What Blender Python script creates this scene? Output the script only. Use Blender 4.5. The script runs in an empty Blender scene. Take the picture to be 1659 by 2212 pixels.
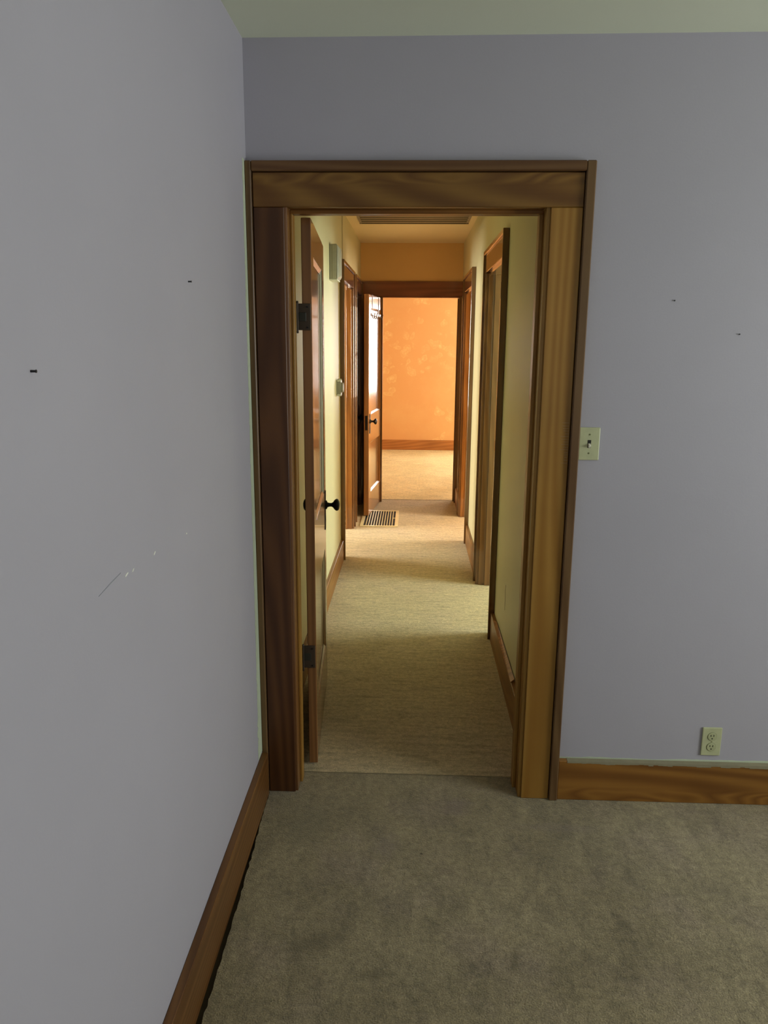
import bpy, bmesh, math, random
from mathutils import Vector, Matrix

random.seed(7)
S = bpy.context.scene
C = bpy.data.collections.new('scene'); S.collection.children.link(C)
R = math.radians

# ------------------------------------------------------------------ camera
F_PX, PITCH, YAW, ROLL, CAM_H = 1650.9, 12.681, 2.045, 0.411, 1.58
cd = bpy.data.cameras.new('camera'); cam = bpy.data.objects.new('camera', cd); C.objects.link(cam)
p, yw, rl = R(PITCH), R(YAW), R(ROLL)
fw = Vector((-math.sin(yw)*math.cos(p), math.cos(yw)*math.cos(p), -math.sin(p)))
rt = Vector((math.cos(yw), math.sin(yw), 0)); up = rt.cross(fw)
rt2 = rt*math.cos(rl)+up*math.sin(rl); up2 = rt2.cross(fw)
m = Matrix((rt2, up2, -fw)).transposed().to_4x4(); m.translation = Vector((0, 0, CAM_H))
cam.matrix_world = m
cd.sensor_fit = 'VERTICAL'; cd.sensor_height = 24.0; cd.lens = F_PX/2212*24.0
cd.clip_start = 0.02; cd.clip_end = 100
S.camera = cam

# ------------------------------------------------------------------ view, world
S.view_settings.view_transform = 'Standard'; S.view_settings.look = 'None'
S.view_settings.exposure = 0.0; S.view_settings.gamma = 1.0; S.view_settings.use_curve_mapping = False
W = bpy.data.worlds.new('world'); S.world = W; W.use_nodes = True
W.node_tree.nodes['Background'].inputs[0].default_value = (0.75, 0.88, 1.0, 1)
W.node_tree.nodes['Background'].inputs[1].default_value = 0.6

# ------------------------------------------------------------------ daylight at the windows of each room, plus one warm bounce lamp
def area(name, loc, target, sx, sy, power, col, spread=180):
    l = bpy.data.lights.new(name, 'AREA'); l.shape = 'RECTANGLE'; l.size = sx; l.size_y = sy
    l.energy = power; l.color = col; l.spread = R(spread)
    o = bpy.data.objects.new(name, l); C.objects.link(o); o.location = loc
    d = Vector(target)-Vector(loc); o.rotation_euler = d.to_track_quat('-Z', 'Y').to_euler()
    return o
area('daylight_front_room', (3.44, 1.05, 1.45), (0, 1.05, 1.75), 1.5, 1.3, 66, (0.97, 1.0, 0.94))
area('daylight_front_room_rear', (1.0, -2.04, 1.45), (1.0, 0, 1.45), 1.3, 1.2, 2, (0.97, 1.0, 0.96))
area('daylight_right_room', (3.24, 4.25, 1.4), (0, 4.25, 0.5), 1.2, 1.3, 138, (0.88, 1.0, 0.86))
area('daylight_left_room', (-3.14, 5.9, 1.4), (0, 5.9, 0.8), 1.3, 1.3, 155, (1.0, 0.98, 0.85))
area('warm_bounce_second_right_room', (3.14, 6.3, 1.4), (0, 6.5, 0.7), 0.9, 1.2, 135, (1.0, 0.82, 0.62))  # added warm lamp standing in for bounce light inside this unseen room
area('daylight_far_room_side', (2.54, 9.6, 1.45), (0, 9.6, 1.3), 1.5, 1.4, 58, (1.0, 0.98, 0.93))
area('daylight_far_room_end', (1.38, 11.37, 1.45), (1.38, 0, 1.45), 1.1, 1.3, 72, (1.0, 1.0, 0.98))

# ------------------------------------------------------------------ materials
def nmat(name):
    mt = bpy.data.materials.new(name); mt.use_nodes = True
    nt = mt.node_tree; b = nt.nodes['Principled BSDF']; return mt, nt, b
def N(nt, t, **kw):
    n = nt.nodes.new(t)
    for k, v in kw.items(): setattr(n, k, v)
    return n
def mapping(nt, scale, loc=(0, 0, 0), rot=(0, 0, 0)):
    tc = N(nt, 'ShaderNodeTexCoord'); mp = N(nt, 'ShaderNodeMapping')
    nt.links.new(tc.outputs['Object'], mp.inputs[0])
    mp.inputs['Scale'].default_value = scale; mp.inputs['Location'].default_value = loc; mp.inputs['Rotation'].default_value = rot
    return mp.outputs[0]
def noise(nt, vec, scale, detail=3, rough=.5, dist=0):
    n = N(nt, 'ShaderNodeTexNoise'); nt.links.new(vec, n.inputs['Vector'])
    n.inputs['Scale'].default_value = scale; n.inputs['Detail'].default_value = detail
    n.inputs['Roughness'].default_value = rough; n.inputs['Distortion'].default_value = dist
    return n.outputs[0]
def ramp(nt, fac, stops, interp='LINEAR'):
    r = N(nt, 'ShaderNodeValToRGB'); nt.links.new(fac, r.inputs[0]); r.color_ramp.interpolation = interp
    e = r.color_ramp.elements
    while len(e) < len(stops): e.new(0.5)
    for i, (q, c) in enumerate(stops):
        e[i].position = q; e[i].color = (c[0], c[1], c[2], 1) if isinstance(c, (tuple, list)) else (c, c, c, 1)
    return r.outputs[0]
def math_(nt, op, a, b=None):
    n = N(nt, 'ShaderNodeMath', operation=op)
    for i, v in enumerate((a, b)):
        if v is None: continue
        if isinstance(v, (int, float)): n.inputs[i].default_value = v
        else: nt.links.new(v, n.inputs[i])
    return n.outputs[0]
def mixc(nt, fac, a, b, mode='MIX'):
    n = N(nt, 'ShaderNodeMix', data_type='RGBA', blend_type=mode)
    for s, v in ((0, fac), (6, a), (7, b)):
        if isinstance(v, (int, float)): n.inputs[s].default_value = v
        elif isinstance(v, tuple): n.inputs[s].default_value = (*v, 1)
        else: nt.links.new(v, n.inputs[s])
    return n.outputs[2]
def bump(nt, b, h, strength, dist):
    n = N(nt, 'ShaderNodeBump'); n.inputs['Strength'].default_value = strength; n.inputs['Distance'].default_value = dist
    nt.links.new(h, n.inputs['Height']); nt.links.new(n.outputs[0], b.inputs['Normal'])

def paint(name, col, var=.05, rough=.6, bs=.12):
    mt, nt, b = nmat(name)
    v = mapping(nt, (1, 1, 1))
    c = ramp(nt, noise(nt, v, 1.3, 4, .6), [(.3, tuple(k*(1-var) for k in col)), (.7, tuple(min(1, k*(1+var)) for k in col))])
    nt.links.new(c, b.inputs['Base Color']); b.inputs['Roughness'].default_value = rough
    b.inputs['Specular IOR Level'].default_value = .3
    bump(nt, b, noise(nt, v, 160, 4, .6), bs, .002)
    return mt
def plain(name, col, rough=.5, metal=0, coat=0):
    mt, nt, b = nmat(name)
    v = mapping(nt, (1, 1, 1))
    c = ramp(nt, noise(nt, v, 30, 3), [(.3, tuple(k*.92 for k in col)), (.7, tuple(min(1, k*1.06) for k in col))])
    nt.links.new(c, b.inputs['Base Color'])
    b.inputs['Roughness'].default_value = rough; b.inputs['Metallic'].default_value = metal; b.inputs['Coat Weight'].default_value = coat
    return mt
def wood(name, light, dark, axis, seed=0., rings=24, rough=.42, cross=2.4, longs=.16, coat=.10, cr=.25, fig=None):
    """varnished pine: contour lines of a noise stretched along the grain give the cathedral figure"""
    mt, nt, b = nmat(name)
    sc = [cross]*3; sc['xyz'.index(axis)] = longs
    v = mapping(nt, tuple(sc), (seed, seed*1.7, seed*.6))
    n1 = noise(nt, v, 1.5, 1.5, .35)
    band = math_(nt, 'SINE', math_(nt, 'MULTIPLY', n1, rings*6.283))
    band = math_(nt, 'ADD', math_(nt, 'MULTIPLY', band, .5), .5)
    sf = [90]*3; sf['xyz'.index(axis)] = 2.0
    fine = noise(nt, mapping(nt, tuple(sf), (seed, 0, 0)), 1.0, 2)
    f = math_(nt, 'ADD', math_(nt, 'MULTIPLY', band, .75), math_(nt, 'MULTIPLY', fine, .35))
    if fig:      # cathedral figure confined to a band of the board
        s2 = [5.0]*3; s2['xyz'.index(axis)] = 1.5
        n2 = noise(nt, mapping(nt, tuple(s2), (seed+5, 1, 2)), 1.5, 1.5, .4)
        b2 = math_(nt, 'PINGPONG', math_(nt, 'MULTIPLY', n2, 15), .5)
        sx = N(nt, 'ShaderNodeSeparateXYZ'); tc2 = N(nt, 'ShaderNodeTexCoord'); nt.links.new(tc2.outputs['Object'], sx.inputs[0])
        mr = N(nt, 'ShaderNodeMapRange'); nt.links.new(sx.outputs[2], mr.inputs[0])
        mr.inputs[1].default_value = fig[0]; mr.inputs[2].default_value = fig[1]
        mk = mr.outputs[0]
        f = math_(nt, 'ADD', math_(nt, 'MULTIPLY', f, math_(nt, 'SUBTRACT', 1, mk)), math_(nt, 'MULTIPLY', math_(nt, 'ADD', math_(nt, 'MULTIPLY', b2, 1.7), math_(nt, 'MULTIPLY', fine, .1)), mk))
    mid = tuple((a+d)/2 for a, d in zip(light, dark))
    c = ramp(nt, f, [(.12, light), (.5, mid), (.95, dark)])
    big = ramp(nt, noise(nt, mapping(nt, (1.2, 1.2, 1.2), (seed, 3, 1)), 1.4, 3), [(.3, (.80, .80, .80)), (.7, (1.1, 1.1, 1.1))])
    c = mixc(nt, 1.0, c, big, 'MULTIPLY')
    nt.links.new(c, b.inputs['Base Color'])
    b.inputs['Roughness'].default_value = rough
    b.inputs['Coat Weight'].default_value = coat; b.inputs['Coat Roughness'].default_value = cr; b.inputs['Specular IOR Level'].default_value = .35
    bump(nt, b, f, .05, .001)
    return mt
def carpet(name, light, dark, tint, scale=1.0, streak=False, stains=()):
    mt, nt, b = nmat(name)
    v = mapping(nt, (1, 1, 1))
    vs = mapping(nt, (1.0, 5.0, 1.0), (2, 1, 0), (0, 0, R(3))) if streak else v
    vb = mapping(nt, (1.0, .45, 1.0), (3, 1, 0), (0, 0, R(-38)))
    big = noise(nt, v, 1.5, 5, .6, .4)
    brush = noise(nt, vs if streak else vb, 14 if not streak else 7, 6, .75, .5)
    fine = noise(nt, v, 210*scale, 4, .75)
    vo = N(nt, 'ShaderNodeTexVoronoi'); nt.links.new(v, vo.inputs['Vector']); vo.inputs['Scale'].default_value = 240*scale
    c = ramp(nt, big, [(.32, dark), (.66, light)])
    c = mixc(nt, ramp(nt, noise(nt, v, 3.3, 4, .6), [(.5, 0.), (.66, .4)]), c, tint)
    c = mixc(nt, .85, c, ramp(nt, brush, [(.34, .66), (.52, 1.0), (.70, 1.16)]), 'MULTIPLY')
    midn = noise(nt, v, 48, 4, .7, .3)
    c = mixc(nt, .8, c, ramp(nt, midn, [(.32, .68), (.68, 1.28)]), 'MULTIPLY')
    c = mixc(nt, .9, c, ramp(nt, fine, [(.3, .55), (.7, 1.40)]), 'MULTIPLY')
    for (sx_, sy_, rx_, ry_, rot_, amt, colr) in stains:       # old stains and crushed pile, each with its own outline
        mp = N(nt, 'ShaderNodeMapping', vector_type='TEXTURE'); tc3 = N(nt, 'ShaderNodeTexCoord'); nt.links.new(tc3.outputs['Object'], mp.inputs[0])
        mp.inputs['Location'].default_value = (sx_, sy_, 0); mp.inputs['Rotation'].default_value = (0, 0, R(rot_)); mp.inputs['Scale'].default_value = (rx_, ry_, 1)
        ln = N(nt, 'ShaderNodeVectorMath', operation='LENGTH'); nt.links.new(mp.outputs[0], ln.inputs[0])
        dd = math_(nt, 'ADD', ln.outputs['Value'], math_(nt, 'MULTIPLY', math_(nt, 'SUBTRACT', noise(nt, v, 26, 4, .7), .5), 1.6))
        c = mixc(nt, ramp(nt, dd, [(.35, amt), (1.0, 0.)]), c, colr)
    nt.links.new(c, b.inputs['Base Color'])
    b.inputs['Roughness'].default_value = .95; b.inputs['Specular IOR Level'].default_value = .1
    b.inputs['Sheen Weight'].default_value = .25; b.inputs['Sheen Roughness'].default_value = .5
    h = math_(nt, 'ADD', math_(nt, 'MULTIPLY', fine, .8), math_(nt, 'MULTIPLY', vo.outputs[0], .5))
    h = math_(nt, 'ADD', h, math_(nt, 'ADD', math_(nt, 'MULTIPLY', brush, .5), math_(nt, 'MULTIPLY', midn, 1.0)))
    bump(nt, b, h, .6, .005)
    return mt
def sponge(name, base, lightc):
    """orange wall with paler sponged blotches"""
    mt, nt, b = nmat(name)
    v = mapping(nt, (1, 1, 1))
    dv = N(nt, 'ShaderNodeVectorMath', operation='ADD'); nt.links.new(v, dv.inputs[0])
    nn = N(nt, 'ShaderNodeTexNoise'); nt.links.new(v, nn.inputs['Vector']); nn.inputs['Scale'].default_value = 6
    sc = N(nt, 'ShaderNodeVectorMath', operation='SCALE'); nt.links.new(nn.outputs[1], sc.inputs[0]); sc.inputs['Scale'].default_value = .22
    nt.links.new(sc.outputs[0], dv.inputs[1])
    vo = N(nt, 'ShaderNodeTexVoronoi'); nt.links.new(dv.outputs[0], vo.inputs['Vector']); vo.inputs['Scale'].default_value = 6.5
    blot = ramp(nt, vo.outputs[0], [(.15, 1.), (.30, .3), (.36, .9), (.43, 0.)])
    gate = ramp(nt, noise(nt, v, 2.0, 2), [(.42, 0.), (.54, 1.)])
    f = math_(nt, 'MULTIPLY', math_(nt, 'MULTIPLY', blot, gate), ramp(nt, noise(nt, v, 25, 4, .7), [(.35, .1), (.65, .9)]))
    c = mixc(nt, f, base, lightc)
    c = mixc(nt, ramp(nt, noise(nt, v, 1.5, 5, .7), [(.45, 0.), (.75, .3)]), c, lightc)
    nt.links.new(c, b.inputs['Base Color']); b.inputs['Roughness'].default_value = .6
    return mt

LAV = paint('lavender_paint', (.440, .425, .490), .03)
LAVD = paint('lavender_paint_bounce_cut', (.26, .25, .30), .03)  # unseen walls painted darker to cut bounce onto the left wall
CEIL = paint('off_white_ceiling_paint', (.80, .85, .68), .02)
CREAM = paint('cream_hall_paint', (.65, .595, .37), .04, .5)
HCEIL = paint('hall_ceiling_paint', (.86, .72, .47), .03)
ORNG = paint('hall_end_paint_bounce_tint', (.80, .50, .20), .05)  # orange bounce light from the far room put into the wall colour
SPNG = sponge('orange_sponged_paint', (.80, .45, .18), (.90, .68, .30))
ORC = paint('far_room_ceiling_paint', (.80, .66, .42), .03)
GREYW = paint('side_room_paint', (.70, .68, .58), .03)
PLAS = paint('bare_plaster', (.50, .56, .42), .15, .9, .6)
wl, wd = (.39, .205, .042), (.30, .14, .023)
WX = wood('varnished_pine_along_x', (.30, .135, .026), (.175, .068, .012), 'x', 1.3, fig=(.055, .035))
WHD = wood('head_casing_pine', (.25, .125, .026), (.145, .060, .012), 'x', 7.3, fig=(2.030, 2.045))
WY = wood('varnished_pine_along_y', (.30, .135, .030), (.19, .076, .016), 'y', 4.1)
WYL = wood('aged_pine_along_y', (.185, .082, .022), (.115, .046, .011), 'y', 4.7)
WZ = wood('varnished_pine_along_z', wl, wd, 'z', 2.2)
WRED = wood('reddish_pine_along_z', (.120, .046, .014), (.070, .024, .007), 'z', 11.2)
WLF = wood('door_leaf_pine', (.26, .115, .035), (.17, .068, .020), 'z', 12.4, coat=.8, cr=.10)
WBZ = wood('backband_pine_z', (.17, .095, .038), (.12, .060, .022), 'z', 6.2)
WBX = wood('backband_pine_x', (.17, .085, .032), (.12, .052, .018), 'x', 6.9)
WDZ = wood('dark_pine_along_z', (.23, .110, .036), (.175, .078, .025), 'z', 8.2, 20, .25, coat=1.0, cr=.03)
WDX = wood('dark_pine_along_x', (.26, .085, .036), (.19, .058, .024), 'x', 9.9, 20, .3, coat=.9, cr=.1)
WDY = wood('dark_pine_along_y', (.26, .115, .040), (.16, .062, .022), 'y', 3.9, 20, .25, coat=1.0, cr=.03)
WOZ = wood('orange_pine_along_z', (.46, .205, .055), (.33, .135, .034), 'z', 5.2, 20, .2, coat=1.0, cr=.03)
WFD = wood('far_door_pine', (.46, .205, .055), (.33, .135, .034), 'z', 5.2, 20, .2, coat=.8, cr=.16)
WOX = wood('orange_pine_along_x', (.50, .22, .06), (.38, .15, .04), 'x', 5.9)
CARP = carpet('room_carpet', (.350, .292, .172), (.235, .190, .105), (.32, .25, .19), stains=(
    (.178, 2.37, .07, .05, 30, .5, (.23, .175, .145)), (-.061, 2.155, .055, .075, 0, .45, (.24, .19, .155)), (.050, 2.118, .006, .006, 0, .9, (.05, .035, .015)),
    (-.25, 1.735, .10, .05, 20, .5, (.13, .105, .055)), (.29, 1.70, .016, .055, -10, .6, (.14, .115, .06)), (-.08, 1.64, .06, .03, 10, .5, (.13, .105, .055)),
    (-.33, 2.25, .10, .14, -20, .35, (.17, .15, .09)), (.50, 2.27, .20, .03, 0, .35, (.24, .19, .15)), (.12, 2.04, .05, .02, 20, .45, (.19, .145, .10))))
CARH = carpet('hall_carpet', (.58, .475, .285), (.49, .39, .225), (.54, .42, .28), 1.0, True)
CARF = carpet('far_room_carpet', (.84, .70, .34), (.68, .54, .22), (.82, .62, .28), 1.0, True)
BLK = plain('black_iron', (.012, .010, .010), .35, .3)
HNG = plain('aged_dark_hinge_metal', (.065, .045, .030), .5, .3)
IVORY = plain('ivory_plastic', (.52, .54, .33), .35)
DARKP = plain('dark_slot', (.012, .010, .006), .6)
CHIME = plain('grey_beige_plastic', (.34, .32, .25), .45)
WHT = plain('off_white_plastic', (.75, .73, .62), .4)
GRIL = plain('pale_metal_register', (.80, .72, .45), .4, .1)
VENT = plain('grey_vent_metal', (.36, .30, .22), .4, .2)
VOID = plain('duct_and_louvre_shade_black', (.02, .015, .008), .9)
NAILM = plain('nail_metal', (.04, .04, .04), .5, .6)
CHIPM = plain('bare_paint_chip', (.80, .80, .74), .8)
SCR = plain('faint_scratch', (.34, .345, .40), .8)
SEAM = plain('carpet_seam', (.24, .20, .12), .95)
VINYL = plain('white_window_frame', (.8, .8, .78), .4)

# ------------------------------------------------------------------ builders
def tag(o, label=None, cat=None, group=None, kind=None):
    if label: o['label'] = label
    if cat: o['category'] = cat
    if group: o['group'] = group
    if kind: o['kind'] = kind
    return o
def empty(name, loc=(0, 0, 0), rz=0, **k):
    o = bpy.data.objects.new(name, None); o.empty_display_size = .05; C.objects.link(o)
    o.location = loc; o.rotation_euler = (0, 0, rz); return tag(o, **k)
class MB:
    def __init__(s): s.bm = bmesh.new()
    def box(s, x0, x1, y0, y1, z0, z1, bev=0.0, seg=1):
        x0, x1 = sorted((x0, x1)); y0, y1 = sorted((y0, y1)); z0, z1 = sorted((z0, z1))
        v = [s.bm.verts.new(c) for c in ((x0,y0,z0),(x1,y0,z0),(x1,y1,z0),(x0,y1,z0),(x0,y0,z1),(x1,y0,z1),(x1,y1,z1),(x0,y1,z1))]
        fs = [s.bm.faces.new([v[i] for i in f]) for f in ((0,3,2,1),(4,5,6,7),(0,1,5,4),(1,2,6,5),(2,3,7,6),(3,0,4,7))]
        if bev:
            es = list({e for f in fs for e in f.edges})
            bmesh.ops.bevel(s.bm, geom=es, offset=bev, segments=seg, profile=.5, affect='EDGES')
        return s
    def poly(s, pts, thick=None):
        v = [s.bm.verts.new(q) for q in pts]; f = s.bm.faces.new(v)
        if thick is not None:
            r = bmesh.ops.extrude_face_region(s.bm, geom=[f])
            bmesh.ops.translate(s.bm, vec=thick, verts=[e for e in r['geom'] if isinstance(e, bmesh.types.BMVert)])
        return s
    def lathe(s, prof, o, ax, n=24):
        """profile of (radius, distance along ax) around the axis through o"""
        ax = Vector(ax).normalized(); t = ax.orthogonal().normalized(); u = ax.cross(t); o = Vector(o); rings = []
        for r, h in prof:
            rings.append([s.bm.verts.new(o+ax*h+(t*math.cos(2*math.pi*i/n)+u*math.sin(2*math.pi*i/n))*max(r, 1e-5)) for i in range(n)])
        for a, b in zip(rings, rings[1:]):
            for i in range(n): s.bm.faces.new((a[i], a[(i+1) % n], b[(i+1) % n], b[i]))
        s.bm.faces.new(rings[0][::-1]); s.bm.faces.new(rings[-1]); return s
    def tube(s, pts, r, n=8):
        pts = [Vector(q) for q in pts]; rings = []
        for i, q in enumerate(pts):
            d = (pts[min(i+1, len(pts)-1)]-pts[max(i-1, 0)]).normalized(); t = d.orthogonal().normalized(); u = d.cross(t)
            rings.append([s.bm.verts.new(q+(t*math.cos(2*math.pi*k/n)+u*math.sin(2*math.pi*k/n))*r) for k in range(n)])
        for a, b in zip(rings, rings[1:]):
            j = min(range(n), key=lambda k: (b[k].co-a[0].co).length)
            for i in range(n): s.bm.faces.new((a[i], a[(i+1) % n], b[(i+1+j) % n], b[(i+j) % n]))
        s.bm.faces.new(rings[0][::-1]); s.bm.faces.new(rings[-1]); return s
    def build(s, name, mt, parent=None, smooth=False, **k):
        bmesh.ops.recalc_face_normals(s.bm, faces=s.bm.faces)
        me = bpy.data.meshes.new(name); s.bm.to_mesh(me); s.bm.free()
        if smooth:
            for q in me.polygons: q.use_smooth = True
        me.materials.append(mt); o = bpy.data.objects.new(name, me); C.objects.link(o)
        if parent: o.parent = parent
        return tag(o, **k)
def box(name, mt, b, parent=None, bev=0., **k): return MB().box(*b, bev=bev).build(name, mt, parent, **k)
def wall_along_y(name, mt, x0, x1, y0, y1, z1, holes, **k):
    """slab between x0..x1 running along y with rectangular openings (ya, yb, za, zb)"""
    mb = MB(); y = y0
    for ya, yb, za, zb in sorted(holes):
        if ya > y: mb.box(x0, x1, y, ya, 0, z1)
        if za > 0: mb.box(x0, x1, ya, yb, 0, za)
        if zb < z1: mb.box(x0, x1, ya, yb, zb, z1)
        y = yb
    if y < y1: mb.box(x0, x1, y, y1, 0, z1)
    return mb.build(name, mt, kind='structure', **k)
def wall_along_x(name, mt, y0, y1, x0, x1, z1, holes, **k):
    mb = MB(); x = x0
    for xa, xb, za, zb in sorted(holes):
        if xa > x: mb.box(x, xa, y0, y1, 0, z1)
        if za > 0: mb.box(xa, xb, y0, y1, 0, za)
        if zb < z1: mb.box(xa, xb, y0, y1, zb, z1)
        x = xb
    if x < x1: mb.box(x, x1, y0, y1, 0, z1)
    return mb.build(name, mt, kind='structure', **k)

# ------------------------------------------------------------------ main dimensions
D, X0, ZC = 2.456, -.511, 2.441            # front-room far wall, left wall, ceiling
T = 2.575                                  # back of that wall
XL, XR, ZH, YE = -.505, .458, 2.463, 7.5   # hall walls, ceiling, end wall
YE2, YF = 7.61, 11.235

# ------------------------------------------------------------------ front room
fl = MB(); edge = []; yy_ = D-.026
while yy_ > -1.95:      # carpet stops short of the left baseboard with an uneven edge
    g = .0235+.011*min(1, max(0, (2.35-yy_)/.5))+random.uniform(-.0025, .0025); edge.append((X0+g, yy_, 0)); yy_ -= .018
fl.poly([(X0-.1, 2.566, 0), (X0-.1, D-.020, 0)]+edge+[(X0+.038, -2.0, 0), (3.42, -2.0, 0), (3.42, 2.566, 0)], Vector((0, 0, -.022)))
MB().box(X0-.1, 3.42, -2.0, 2.566, -.12, -.0225).build('floor.003', plain('subfloor_gap_shade', (.10, .07, .035), .9), kind='structure', label='dark slab in the gap beside the carpet edge, shade put into its colour', cat='floor')  # shadow of the gap by the baseboard put into this dark slab
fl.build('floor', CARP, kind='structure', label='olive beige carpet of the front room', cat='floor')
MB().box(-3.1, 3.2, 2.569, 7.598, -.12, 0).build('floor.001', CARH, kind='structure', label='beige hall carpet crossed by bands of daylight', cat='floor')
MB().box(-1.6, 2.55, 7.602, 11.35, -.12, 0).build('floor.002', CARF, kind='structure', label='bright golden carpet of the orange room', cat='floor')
# lip where the carpets meet
def seam(name, x0, x1, y, mt, w, label):
    mb = MB(); n = 40; a = []; b = []
    for i in range(n+1):
        x = x0+(x1-x0)*i/n; a.append((x, y-w/2+random.uniform(-1, 1)*w*.25, .0015)); b.append((x, y+w/2+random.uniform(-1, 1)*w*.25, .0015))
    for i in range(n): mb.poly([a[i], a[i+1], b[i+1], b[i]], Vector((0, 0, -.004)))
    return mb.build(name, mt, kind='structure', label=label, cat='trim')
seam('trim_1', -.385, .385, 2.5675, SEAM, .004, 'carpet seam under the near doorway')
seam('trim_2', -.29, .43, 7.600, SEAM, .014, 'carpet seam under the far doorway')

mb = MB(); mb.poly([(X0-.1, -2.0, ZC-.004), (3.42, -2.0, ZC+.012), (3.42, D+.12, ZC+.012), (X0-.1, D+.12, ZC-.006)], Vector((0, 0, .12)))
mb.build('ceiling', CEIL, kind='structure', label='pale grey green front room ceiling', cat='ceiling')
wall_left = wall_along_y('wall_left', LAV, X0-.12, X0, -2.0, D, ZC+.02, [], label='lavender wall left of the doorway', cat='wall')
wall_front = wall_along_x('wall_front', LAV, D, 2.52, X0-.12, 3.42, ZC+.02, [(-.405, .405, 0, 1.985)], label='lavender wall around the near doorway', cat='wall')
wall_along_x('wall_hall_near', CREAM, 2.52, T, -3.1, 3.42, ZH+.02, [(-.405, .405, 0, 1.985)], label='hall side of the near doorway wall', cat='wall')
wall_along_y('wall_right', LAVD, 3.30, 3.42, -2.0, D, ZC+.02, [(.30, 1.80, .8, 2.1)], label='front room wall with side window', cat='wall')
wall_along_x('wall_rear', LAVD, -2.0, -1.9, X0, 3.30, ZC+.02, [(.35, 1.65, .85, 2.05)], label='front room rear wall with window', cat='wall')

# windows (frame, sash bar) in the wall openings
def window_x(n, x0, x1, ya, yb, za, zb, label):
    e = empty('window_%d' % n, (0, 0, 0), kind='structure', label=label, cat='window')
    f = MB()
    f.box(x0, x1, ya, ya+.05, za, zb).box(x0, x1, yb-.05, yb, za, zb).box(x0, x1, ya+.05, yb-.05, za, za+.05).box(x0, x1, ya+.05, yb-.05, zb-.05, zb)
    f.box(x0+.01, x1-.01, ya+.05, yb-.05, (za+zb)/2-.02, (za+zb)/2+.02); f.build('window_frame', VINYL, e)
def window_y(n, y0, y1, xa, xb, za, zb, label):
    e = empty('window_%d' % n, (0, 0, 0), kind='structure', label=label, cat='window')
    f = MB()
    f.box(xa, xa+.05, y0, y1, za, zb).box(xb-.05, xb, y0, y1, za, zb).box(xa+.05, xb-.05, y0, y1, za, za+.05).box(xa+.05, xb-.05, y0, y1, zb-.05, zb)
    f.box(xa+.05, xb-.05, y0+.01, y1-.01, (za+zb)/2-.02, (za+zb)/2+.02); f.build('window_frame', VINYL, e)
window_x(1, 3.33, 3.40, .30, 1.80, .8, 2.1, 'white window in the front room side wall')
window_y(2, -1.98, -1.92, .35, 1.65, .85, 2.05, 'white window in the front room rear wall')

# baseboards of the front room: board with worn pale top edge
def baseboard(name, mt, a, b, axis, face, back, h, label, top=None, parent=None):
    e = empty(name, kind='structure', label=label, cat='baseboard')
    if axis == 'y': MB().box(face, back, a, b, 0, h, bev=.002).build('board', mt, e)
    else: MB().box(a, b, face, back, 0, h, bev=.002).build('board', mt, e)
    return e
bl = baseboard('baseboard_left', WYL, -1.9, D-.032, 'y', X0+.022, X0, .160, 'varnished pine baseboard under the left lavender wall')
br = baseboard('baseboard_right', WX, .531, 3.30, 'x', D-.022, D, .150, 'varnished pine baseboard right of the near doorway')
# ragged bare edge of old paint above the boards
def ragged(name, parent, axis, a, b, z0, z1, fixed, amp, n, mt, label=None, out=.0015):
    mb = MB(); lo = []; hi = []
    rr = 0
    for i in range(n+1):
        t = a+(b-a)*i/n; rr = rr*.7+random.uniform(-amp, amp); h = z1+rr
        if axis == 'x': lo.append((t, fixed, z0)); hi.append((t, fixed, max(h, z0+.001)))
        elif axis == 'y': lo.append((fixed, t, z0)); hi.append((fixed, t, max(h, z0+.001)))
        elif axis == 'z': lo.append((fixed, z0, t)); hi.append((fixed, h, t))
    off = {'x': Vector((0, out, 0)), 'y': Vector((-out if fixed < 0 else out, 0, 0)), 'z': Vector((-out, 0, 0))}[axis]
    for i in range(n): mb.poly([lo[i], lo[i+1], hi[i+1], hi[i]], off)
    return mb.build(name, mt, parent, label=label) if label else mb.build(name, mt, parent)
ragged('worn_edge', br, 'x', .531, 3.2, .148, .156, D-.0008, .0014, 200, PLAS, 'bare grey plaster line above the board')
worn = MB(); n = 160
for i in range(n):     # worn, paint-smeared top arris of the right board
    xa = .56+(3.2-.56)*i/n; xb = .56+(3.2-.56)*(i+1)/n
    worn.box(xa, xb, D-.0232, D-.0005, .1485-random.uniform(.004, .009), .1508)
worn.build('smeared_top', plain('smeared_edge', (.27, .24, .155), .8), br, label='grey green paint smear along the top edge')
# strip of bare plaster in the corner beside the left casing
mb = MB(); n = 150; prev = None
for i in range(n+1):
    z = .165+(2.10-.165)*i/n
    w = .056-.030*(z-.165)/1.94+random.uniform(-.004, .004)+(.012 if z < .30 else 0)*random.random()
    y1 = D-.030; y0 = y1-w; q = (X0+.0012, y0, z), (X0+.0012, y1, z)
    if prev: mb.poly([prev[0], prev[1], q[1], q[0]], Vector((-.002, 0, 0)))
    prev = q
mb.build('bare_plaster_strip', PLAS, wall_left, label='ragged pale green unpainted strip along the casing')
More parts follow.
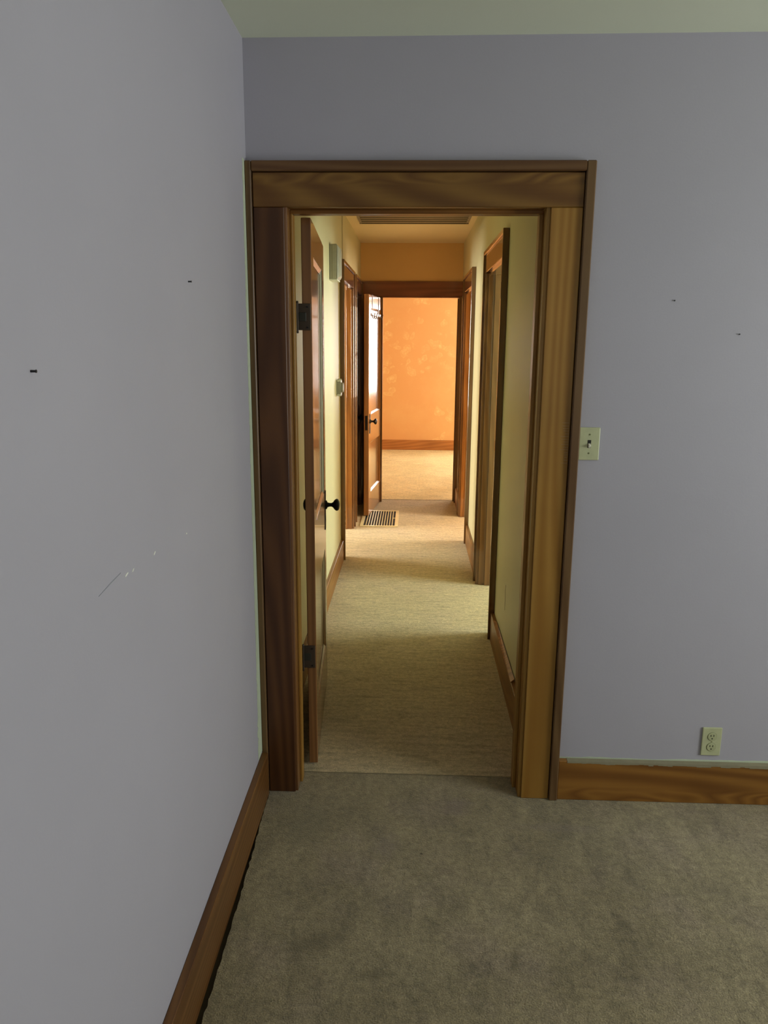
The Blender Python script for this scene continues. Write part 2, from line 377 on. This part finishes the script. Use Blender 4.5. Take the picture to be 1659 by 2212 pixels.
# marks on the walls: paint chips, scratch
def chip(par, x, y, z, dy, dz, mt, nm, sl=0.):
    mb = MB(); pts = []
    for k in range(8):
        a = 2*math.pi*k/8; r = random.uniform(.75, 1.15)
        yy = math.cos(a)*dy*r; zz = math.sin(a)*dz*r+yy*sl
        pts.append((X0+.0009, y+yy, z+zz))
    mb.poly(pts, Vector((-.001, 0, 0))); return mb.build(nm, mt, par)
chip(wall_left, 0, 1.673, 1.146, .004, .0028, CHIPM, 'paint_chip')
chip(wall_left, 0, 1.455, 1.161, .007, .0024, CHIPM, 'paint_chip', .35)
chip(wall_left, 0, 1.335, 1.1625, .005, .0022, CHIPM, 'paint_chip', .3)
chip(wall_left, 0, 1.303, 1.164, .009, .0022, CHIPM, 'paint_chip', .25)
chip(wall_left, 0, 1.225, 1.170, .05, .0010, SCR, 'scratch', .10)
def nail(o, ax, label, L=.008):
    e = empty('nail', o, label=label, cat='nail')
    MB().lathe([(.0017, 0), (.0017, L-.0012), (.0022, L-.0012), (.0022, L)], (0, 0, 0), ax, 10).build('nail_shank', NAILM, e)
nail((X0, 1.021, 1.536), (1, 0, 0), 'small dark nail in left lavender wall, closest to the picture edge')
nail((X0, 1.784, 1.706), (1, 0, 0), 'small dark nail in left lavender wall, nearer the doorway')
nail((.797, D, 1.704), (0, -1, 0), 'tiny nail in lavender wall upper right of the light switch', .004)
nail((1.003, D, 1.605), (0, -1, 0), 'tiny nail in lavender wall at the right picture edge', .004)

# ------------------------------------------------------------------ near doorway frame
e = empty('trim_3', (0, D, 0), kind='structure', label='wide varnished pine casing and jamb around the near doorway', cat='door frame')
e.location = (0, 0, 0)
y0c = D-.020
MB().box(.405, .500, y0c, D, 0, 1.969, bev=.002).build('side_casing', WZ, e)
MB().box(-.489, -.396, y0c, D, 0, 1.969, bev=.002).build('side_casing', WRED, e, label='darker reddish side board')
MB().box(-.489, .500, y0c-.001, D, 1.9695, 2.067, bev=.002).build('head_casing', WHD, e)
MB().box(.502, .530, D-.032, D, 0, 2.098, bev=.003).build('backband', WBZ, e, label='darker narrow outer strip')
MB().box(-.5105, -.491, D-.032, D, 0, 2.098, bev=.003).build('backband', WBZ, e, label='darker narrow outer strip')
MB().box(-.491, .502, D-.032, D, 2.069, 2.098, bev=.003).build('backband', WBX, e, label='darker narrow outer strip')
MB().box(.394, .405, D-.012, T+.002, 0, 1.972, bev=.001).build('jamb', WZ, e)
MB().box(-.405, -.388, D-.012, T+.002, 0, 1.972, bev=.001).build('jamb', WLF, e)
MB().box(-.388, .394, D-.012, T+.002, 1.972, 1.985, bev=.001).build('head_jamb', WX, e)
MB().box(.382, .394, D+.045, D+.088, 0, 1.960, bev=.0015).build('door_stop', WZ, e)
MB().box(-.388, -.380, D+.045, D+.088, 0, 1.960, bev=.0015).build('door_stop', WZ, e)
MB().box(-.388, .394, D+.045, D+.088, 1.960, 1.972, bev=.0015).build('door_stop', WX, e)
MB().box(.405, .455, T, T+.018, 0, 2.05, bev=.002).build('hall_side_casing', WZ, e)
MB().box(-.500, -.405, T, T+.018, 0, 2.05, bev=.002).build('hall_side_casing', WZ, e)
ragged('bare_plaster_edge', e, 'x', -.51, .53, 2.0975, 2.1005, D-.0008, .0012, 120, CHIPM)
# old scuffs on right casing
sc = MB()
for i in range(16):
    z = 1.20+i*.0085+random.uniform(-.001, .001); w = random.uniform(.008, .026)
    sc.box(.497-w, .497, y0c-.0006, y0c+.0006, z, z+.0016)
sc.build('scuff_mark', plain('scuff_wood', (.33, .20, .08), .7), e)

# ------------------------------------------------------------------ hall shell
ZO = 1.985
HR = [(4.0, 4.87, 0, ZO), (6.0, 6.87, 0, ZO)]
HL = [(5.48, 6.345, 0, ZO), (6.66, 7.34, 0, ZO)]
wall_along_y('wall_hall_left', CREAM, XL-.10, XL, T, YE, ZH, HL, label='cream hall wall on the left with door chime', cat='wall')
wall_along_y('wall_hall_right', CREAM, XR, XR+.10, T, YE, ZH, HR, label='cream hall wall on the right with two doorways', cat='wall')
wall_along_x('wall_hall_end', ORNG, YE, YE2-.02, -3.1, 3.2, ZH, [(-.300, .435, 0, 1.985)], label='hall end wall over the far doorway with orange bounce light in its colour', cat='wall')
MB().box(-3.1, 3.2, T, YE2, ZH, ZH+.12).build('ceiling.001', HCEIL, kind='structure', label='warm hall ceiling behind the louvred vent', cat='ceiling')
# hairline wiring run above the left casing and crack in right wall
box('seam_strip', plain('seam_paint', (.50, .44, .28), .6), (XL, XL+.004, 5.575, 5.587, 2.13, ZH), bpy.data.objects['wall_hall_left'])
mb = MB(); prev = None
for i in range(9):
    z = .32+i*.016; w = .0028*math.sin(math.pi*(i+.3)/9); y = 3.492+.004*math.sin(i*1.3)
    q = ((XR-.0008, y-w, z), (XR-.0008, y+w, z))
    if prev: mb.poly([prev[0], prev[1], q[1], q[0]], Vector((.001, 0, 0)))
    prev = q
mb.build('plaster_crack', plain('crack_dark', (.12, .08, .03), .9), bpy.data.objects['wall_hall_right'])

# hall baseboards
def bb_y(name, x, s, a, b, label, mt=WY):
    baseboard(name, mt, a, b, 'y', x+s*.020, x, .155, label)
bb_y('baseboard_hall_right', XR, -1, T+.018, 3.903, 'pine baseboard in hall between near doorway and first right doorway')
bb_y('baseboard_hall_right.001', XR, -1, 4.967, 5.903, 'pine baseboard in hall between the two right doorways')
bb_y('baseboard_hall_right.002', XR, -1, 6.967, YE-.02, 'short pine baseboard beside the far doorway')
bb_y('baseboard_hall_left', XL, 1, T+.018, 5.388, 'pine baseboard in hall on the left, behind the open door')
# split sliver on top of right baseboard
mb = MB(); mb.poly([(XR-.0205, 3.05, .156), (XR-.004, 3.05, .170), (XR-.004, 3.75, .162), (XR-.0205, 3.80, .156)], Vector((0, 0, -.004)))
mb.build('split_top_edge', WX, bpy.data.objects['baseboard_hall_right'])

# side doorways in the hall: casing on the hall face, jamb in the wall thickness
def side_frame(name, x, s, ya, yb, label, mz, my, wcas=.092, mj=None):
    """s = +1 when the hall lies on the +x side of the wall face x"""
    mj = mj or mz; f = empty(name, kind='structure', label=label, cat='door frame')
    def bx(nm, xa, xb, y0, y1, z0, z1, mt, bev=.002, lab=None):
        MB().box(x+s*xa, x+s*xb, y0, y1, z0, z1, bev=bev).build(nm, mt, f, label=lab)
    bx('side_casing', 0, .022, ya-wcas+.018, ya-.001, 0, ZO-.002, mz)
    bx('side_casing', 0, .022, yb+.001, yb+wcas-.018, 0, ZO-.002, mz)
    bx('head_casing', 0, .023, ya-wcas+.018, yb+wcas-.018, ZO-.001, 2.088, my)
    bx('backband', 0, .032, ya-wcas, ya-wcas+.018, 0, 2.112, mz)
    bx('backband', 0, .032, yb+wcas-.018, yb+wcas, 0, 2.112, mz)
    bx('backband', 0, .032, ya-wcas+.018, yb+wcas-.018, 2.089, 2.112, my)
    bx('jamb', .004, -.112, ya-.001, ya+.010, 0, ZO-.004, mj, .001)
    bx('jamb', .004, -.112, yb-.010, yb+.001, 0, ZO-.004, mj, .001)
    bx('head_jamb', .004, -.112, ya+.010, yb-.010, ZO-.016, ZO-.001, my, .001)
    bx('door_stop', -.035, -.072, yb-.022, yb-.010, 0, ZO-.016, mj, .001)
    return f
side_frame('trim_4', XR, -1, 4.0, 4.87, 'dark stained frame of the first doorway on the right', WDZ, WDY)
side_frame('trim_5', XR, -1, 6.0, 6.87, 'reddish frame of the second doorway on the right', WDZ, WDY, mj=WOZ)
side_frame('trim_6', XL, 1, 5.48, 6.345, 'brown frame of the doorway on the left past the chime', WDZ, WDY, mj=WOZ)
side_frame('trim_7', XL, 1, 6.66, 7.34, 'dark frame behind the open far door', WDZ, WDY, .07)

# end doorway frame
f = empty('trim_8', kind='structure', label='dark reddish frame of the far doorway into the orange room', cat='door frame')
MB().box(XL, XR, YE-.020, YE, ZO, 2.121, bev=.002).build('head_casing', WDX, f)
MB().box(.435, XR, YE-.020, YE, 0, ZO-.001, bev=.002).build('side_casing', WDZ, f)
MB().box(XL, -.300, YE-.020, YE, 0, ZO-.001, bev=.002).build('side_casing', WDZ, f)
MB().box(.427, .435, YE-.022, YE2, 0, ZO-.006, bev=.001).build('jamb', WDZ, f)
MB().box(-.300, -.292, YE-.022, YE2, 0, ZO-.006, bev=.001).build('jamb', WDZ, f)
MB().box(-.300, .435, YE-.022, YE2, ZO-.014, ZO-.001, bev=.001).build('head_jamb', WDX, f)
MB().box(.417, .427, YE+.055, YE+.09, 0, ZO-.016, bev=.001).build('door_stop', WDZ, f)

# ------------------------------------------------------------------ doors
def knob_mesh(o, ax, mt, parent, s=1.0):
    pr = [(.020, 0), (.020, .004), (.0115, .008), (.0085, .016), (.0085, .026), (.013, .033), (.021, .038), (.0265, .045), (.0275, .050), (.025, .0555), (.018, .060), (.008, .0625)]
    return MB().lathe([(r*s, h*s) for r, h in pr], o, ax, 28).build('door_knob', mt, parent, smooth=True)
def door(name, loc, rz, w, t, side, mat, matx, label, panels=((.215, .675), (.925, 1.855)), h=1.965, knobx=.055, kz=.862, stile=.112):
    """leaf from the hinge along local +x; the shown face is local y=0, thickness runs to side*t"""
    e = empty(name, loc, rz, kind='structure', label=label, cat='door')
    y0, y1 = sorted((0, side*t)); z0 = .012
    fr = MB()
    fr.box(0, stile, y0, y1, z0, h, bev=.002); fr.box(w-stile, w, y0, y1, z0, h, bev=.002)
    fr.build('stile', mat, e)
    rl_ = MB(); zz = [z0]+[v for pn in panels for v in pn]+[h]
    for a, b in zip(zz[0::2], zz[1::2]): rl_.box(stile, w-stile, y0, y1, a, b)
    rl_.build('rail', matx, e)
    for a, b in panels:
        MB().box(stile-.005, w-stile+.005, (y0+y1)/2-.006, (y0+y1)/2+.006, a-.005, b+.005).build('panel', mat, e)
        for yy, sg in ((0, side), (side*t, -side)):      # sloped moulding on both faces
            mo = MB(); i, o_ = .017, .0
            dp = (t/2-.006)
            for (ax0, az0, ax1, az1, bx0, bz0, bx1, bz1) in (
                (stile, a, w-stile, a, stile+i, a+i, w-stile-i, a+i), (w-stile, a, w-stile, b, w-stile-i, a+i, w-stile-i, b-i),
                (w-stile, b, stile, b, w-stile-i, b-i, stile+i, b-i), (stile, b, stile, a, stile+i, b-i, stile+i, a+i)):
                ys = yy+sg*.002; ye = yy+sg*(dp-.001)
                P = [(ax0, ys, az0), (ax1, ys, az1), (bx1, ye, bz1), (bx0, ye, bz0)]
                vs = [mo.bm.verts.new(q) for q in P]; mo.bm.faces.new(vs)
                vb = [mo.bm.verts.new((q[0], ye, q[2])) for q in P[:2]]
                mo.bm.faces.new((vs[0], vs[3], vb[0])); mo.bm.faces.new((vs[1], vs[2], vb[1]))
            mo.build('moulding', matx, e)
    kx = w-knobx
    for yy, d in ((0, -side), (side*t, side)):
        pl = MB(); ww = .022
        pl.box(kx-ww, kx+ww, yy, yy+d*.003, kz-.110, kz+.045, bev=.001)
        pl.lathe([(.021, 0), (.021, .0035)], (kx, yy, kz+.045), (0, d, 0), 20)
        ep = pl.build('escutcheon', BLK, e)
        MB().box(kx-.003, kx+.003, yy+d*.003, yy+d*.0036, kz-.075, kz-.050).build('keyhole', DARKP, ep)
        knob_mesh((kx, yy+d*.003, kz), (0, d, 0), BLK, e)
    MB().box(w-.0005, w+.0012, side*t/2-.011, side*t/2+.011, kz-.075, kz+.055, bev=.0004).build('latch_plate', BLK, e)
    return e
d1 = door('door_1', (-.338, 2.612, 0), R(93.5), .762, .032, 1, WLF, WLF, 'near pine panel door standing open into the hall on the left', kz=.862)
d1.location.z = 0
# hinges bridging jamb and leaf (in the door's own frame)
inv = (Matrix.Translation(Vector((-.338, 2.612, 0))) @ Matrix.Rotation(R(93.5), 4, 'Z')).inverted()
for zc_ in (1.653, .446):
    hb = MB().box(-.3845, -.341, 2.602, 2.6085, zc_-.043, zc_+.043, bev=.0012)
    hb.lathe([(.0035, 0), (.0035, .092), (.0045, .094), (.003, .099)], (-.3840, 2.597, zc_-.048), (0, 0, 1), 12)
    hb.lathe([(.003, -.005), (.0045, 0)], (-.3840, 2.597, zc_-.048), (0, 0, 1), 12)
    hb.bm.transform(inv); hh = hb.build('hinge', HNG, d1)
    cb = MB().box(-.380, -.356, 2.5995, 2.602, zc_-.014, zc_+.014, bev=.001); cb.bm.transform(inv); cb.build('hinge_cup', plain('hinge_recess', (.028, .028, .020), .5), hh)
    sw = MB()
    for dz in (-.034, .032): sw.lathe([(.0035, 0), (.0032, .0018)], (-.352, 2.602, zc_+dz), (0, -1, 0), 10)
    sw.bm.transform(inv); sw.build('screw_head', BLK, hh)

ang = math.atan2(6.796-7.57, -.384+.297)
d2 = door('door_2', (-.297, 7.57, 0), ang, .776, .045, -1, WFD, WFD, 'far pine panel door standing open at the orange room', kz=.868)
d2.rotation_euler = (0, 0, ang)
# closed door on the left behind it
d3 = door('door_3', (XL-.030, 6.675, 0), R(90), .650, .035, 1, WDZ, WDY, 'closed dark door on the left behind the open far door', h=1.96)

# over-the-door hook rack on the far door (a separate thing, built in the leaf's frame)
rk = empty('over_door_hook_rack', (-.297, 7.57, 0), ang, label='brass hook rack hung over the top of the far open door', cat='hook rack')
BR = plain('aged_brass', (.16, .09, .03), .3, .7)
w2 = .776
for xx in (w2-.17, w2-.52):
    st = MB(); st.box(xx-.009, xx+.009, .001, .0035, 1.80, 1.969); st.box(xx-.009, xx+.009, -.047, .0035, 1.9655, 1.969)
    st.build('strap', BR, rk)
MB().box(w2-.62, w2-.10, .0035, .0065, 1.790, 1.812, bev=.001).build('rack_bar', BR, rk)
for xx in (w2-.13, w2-.25, w2-.37, w2-.49, w2-.60):
    MB().tube([(xx, .006, 1.80)]+[(xx, .006+.011*(1-math.cos(a)), 1.80-.035*math.sin(a)) for a in (.4, .9, 1.4, 1.9, 2.5, 3.0)]+[(xx, .030, 1.812)], .0032).build('hook', BR, rk, smooth=True)

# ------------------------------------------------------------------ far orange room
wall_along_x('wall_far', SPNG, YF, YF+.10, -1.5, 2.5, ZH, [(.82, 1.95, .80, 2.10)], label='sponge painted orange wall seen through the far doorway', cat='wall')
wall_along_x('wall_far_near', SPNG, YE2-.02, YE2, -1.5, 2.5, ZH, [(-.300, .435, 0, 1.985)], label='orange room side of the far doorway wall', cat='wall')
wall_along_y('wall_far_left', SPNG, -1.6, -1.5, YE2, YF, ZH, [], label='left wall of the orange room', cat='wall')
wall_along_y('wall_far_right', SPNG, 2.4, 2.5, YE2, YF, ZH, [(8.85, 10.35, .75, 2.15)], label='window wall of the orange room', cat='wall')
MB().box(-1.6, 2.5, YE2, YF+.1, ZH, ZH+.1).build('ceiling.002', ORC, kind='structure', label='ceiling of the orange room', cat='ceiling')
window_y(3, YF+.02, YF+.08, .82, 1.95, .80, 2.10, 'white window in the orange far wall')
window_x(4, 2.42, 2.48, 8.85, 10.35, .75, 2.15, 'white window in the orange room side wall')
baseboard('baseboard_far', WOX, -1.5, 2.4, 'x', YF-.018, YF, .146, 'orange pine baseboard under the sponged wall')

# ------------------------------------------------------------------ side rooms
wall_along_y('wall_side_room_right', GREYW, 3.10, 3.20, T, YE, ZH, [(3.65, 4.85, .75, 2.05), (5.85, 6.75, .80, 2.0)], label='window wall of the rooms on the right', cat='wall')
wall_along_x('wall_side_room_divider', GREYW, 5.50, 5.60, XR+.10, 3.10, ZH, [], label='wall dividing the rooms on the right', cat='wall')
wall_along_y('wall_side_room_left', GREYW, -3.10, -3.0, T, YE, ZH, [(5.25, 6.55, .75, 2.05)], label='window wall of the room on the left', cat='wall')
wall_along_x('wall_side_room_left_near', GREYW, 4.4, 4.5, -3.0, XL-.10, ZH, [], label='near wall of the room on the left', cat='wall')
window_x(5, 3.12, 3.18, 3.65, 4.85, .75, 2.05, 'white window of the first right room')
window_x(6, 3.12, 3.18, 5.85, 6.75, .80, 2.0, 'white window of the second right room')
window_x(7, -3.08, -3.02, 5.25, 6.55, .75, 2.05, 'white window of the left room')

# ------------------------------------------------------------------ fittings
# light switch
cx, cz, w, h = .5665, 1.261, .033, .0525
s = empty('light_switch', (cx, D, cz), label='ivory toggle light switch plate beside the near door casing', cat='light switch')
MB().box(-w, w, -.0055, 0, -h, h, bev=.0028, seg=2).build('plate', IVORY, s)
MB().box(-.0055, .0055, -.0060, -.0050, -.0125, .0125).build('toggle_slot', DARKP, s)
tg = MB().box(-.0038, .0038, -.016, -.004, -.0045, .0045, bev=.001); tg.bm.transform(Matrix.Rotation(R(28), 4, 'X')); tg.build('toggle', WHT, s)
for dz in (-.030, .030): MB().lathe([(.0028, 0), (.0024, .0012)], (0, -.0054, dz), (0, -1, 0), 12).build('screw', plain('screw_olive%d' % (dz > 0), (.16, .17, .07), .4, .3), s)
# outlet
cx, cz = 1.054, .2295
s = empty('wall_outlet', (cx, D, cz), label='ivory duplex outlet above the right baseboard', cat='outlet')
MB().box(-.0335, .0335, -.006, 0, -.053, .053, bev=.0028, seg=2).build('plate', IVORY, s)
for dz in (-.0195, .0195):
    rc = MB().lathe([(.0150, 0), (.0150, .0016), (.0142, .0022)], (0, -.0058, dz), (0, -1, 0), 28).build('receptacle', plain('ivory_socket', (.46, .48, .28), .4), s)
    MB().lathe([(.0163, 0), (.0163, .0006)], (0, -.0056, dz), (0, -1, 0), 28).build('receptacle_shade_ring', plain('socket_shadow', (.20, .21, .10), .6), s)  # darker ring: shade around each socket put into its colour
    for dx in (-.0048, .0048): MB().box(dx-.0013, dx+.0013, -.0083, -.0075, dz+.001, dz+.0075).build('blade_slot', DARKP, rc)
    MB().lathe([(.0024, 0), (.0024, .0006)], (0, -.0078, dz-.0068), (0, -1, 0), 12).build('ground_hole', DARKP, rc)
MB().lathe([(.0022, 0), (.002, .001)], (0, -.0058, 0), (0, -1, 0), 12).build('screw', plain('screw_olive_small', (.30, .30, .16), .4, .3), s)

# door chime on the left hall wall
s = empty('door_chime', (XL, 4.73, 1.930), label='grey beige door chime box high on the left hall wall', cat='door chime')
MB().box(0, .046, 0, .17, 0, .202, bev=.003).build('housing', CHIME, s)
cv = MB(); prof = []                                  # ribbed rounded cover
for k in range(13):
    a = math.pi/2*k/12; prof.append((.046+.020*math.sin(a), .085-.085*math.cos(a)))
pts = prof+[(x, .17-y) for x, y in prof[::-1]][1:]
low = [(x, y, .004+.020*(x-.046)/.020) for x, y in pts]; hi_ = [(x, y, .198-.020*(x-.046)/.020) for x, y in pts]
for i in range(len(pts)-1): cv.poly([low[i], low[i+1], hi_[i+1], hi_[i]])
cv.poly(low[::-1]); cv.poly(hi_)
cv.build('cover', CHIME, s, smooth=False)
for k in range(4): MB().box(.024+k*.006, .0255+k*.006, -.0012, .001, .006, .196).build('rib', WHT, s)
MB().box(.0, .048, -.001, .172, -.004, .002).build('bottom_lip', WHT, s)

# thermostat plate past it
s = empty('thermostat', (XL, 5.16, 1.268), label='small cream thermostat on the left hall wall beside the casing', cat='thermostat')
th = MB(); oc = [(-.045, -.036), (-.030, -.050), (.030, -.050), (.045, -.036), (.045, .036), (.030, .050), (-.030, .050), (-.045, .036)]
th.poly([(0, a, b) for a, b in oc], Vector((.030, 0, 0))); th.build('housing', CHIME, s)
MB().lathe([(.034, 0), (.034, .010), (.028, .014)], (.030, 0, 0), (1, 0, 0), 24).build('dial', CHIME, s)
for a, b in ((-.036, .046), (-.036, -.046), (.0, .052), (.0, -.052)):
    MB().box(.004, .030, a-.006, a+.006, b-.006, b+.006, bev=.002).build('corner_tab', WHT, s)

# louvred return vent in the hall ceiling
s = empty('ceiling_vent', (0, 5.78, ZH), label='long louvred metal vent in the hall ceiling', cat='vent')
fr = MB(); vx0, vx1, vy0, vy1 = -.425, .410, -.43, .43
fr.box(vx0, vx1, vy0, vy0+.025, -.008, 0).box(vx0, vx1, vy1-.012, vy1, -.014, 0).box(vx0, vx0+.022, vy0+.025, vy1-.012, -.008, 0).box(vx1-.022, vx1, vy0+.025, vy1-.012, -.008, 0)
fr.build('frame', VENT, s)
MB().box(vx0+.02, vx1-.02, vy0+.02, vy1-.01, -.0015, -.0005).build('duct_opening', VOID, s)
y = vy1-.014; k = 0
while y > vy0+.1:
    MB().box(vx0+.022, vx1-.022, y-.040, y, -.0137, -.004).build('louvre_shade', VOID, s, label='dark strip painted for the shade between louvres')  # black strip stands in for the shaded undersides of the louvres
    MB().box(vx0+.022, vx1-.022, y-.086, y-.042, -.0135, -.009, bev=.001).build('louvre', VENT, s); y -= .090

# floor register
s = empty('floor_register', (-.275, 6.745, 0), label='cream metal floor register under the far open door', cat='floor register')
rx, ry = .165, .318
fr = MB(); fr.box(-rx, rx, -ry, -ry+.028, 0, .007, bev=.001).box(-rx, rx, ry-.028, ry, 0, .007, bev=.001).box(-rx, -rx+.028, -ry+.028, ry-.028, 0, .007).box(rx-.028, rx, -ry+.028, ry-.028, 0, .007)
fr.build('frame', GRIL, s)
MB().box(-rx+.02, rx-.02, -ry+.02, ry-.02, .0006, .0016).build('duct_opening', VOID, s)
nb = 11
for i in range(1, nb+1):
    x = -rx+.028+(2*rx-.056)*i/(nb+1)
    MB().box(x-.0032, x+.0032, -ry+.028, ry-.028, .002, .0065).build('bar', GRIL, s)
MB().box(rx-.050, rx-.028, .0, .012, .002, .0062).build('tie', GRIL, s)
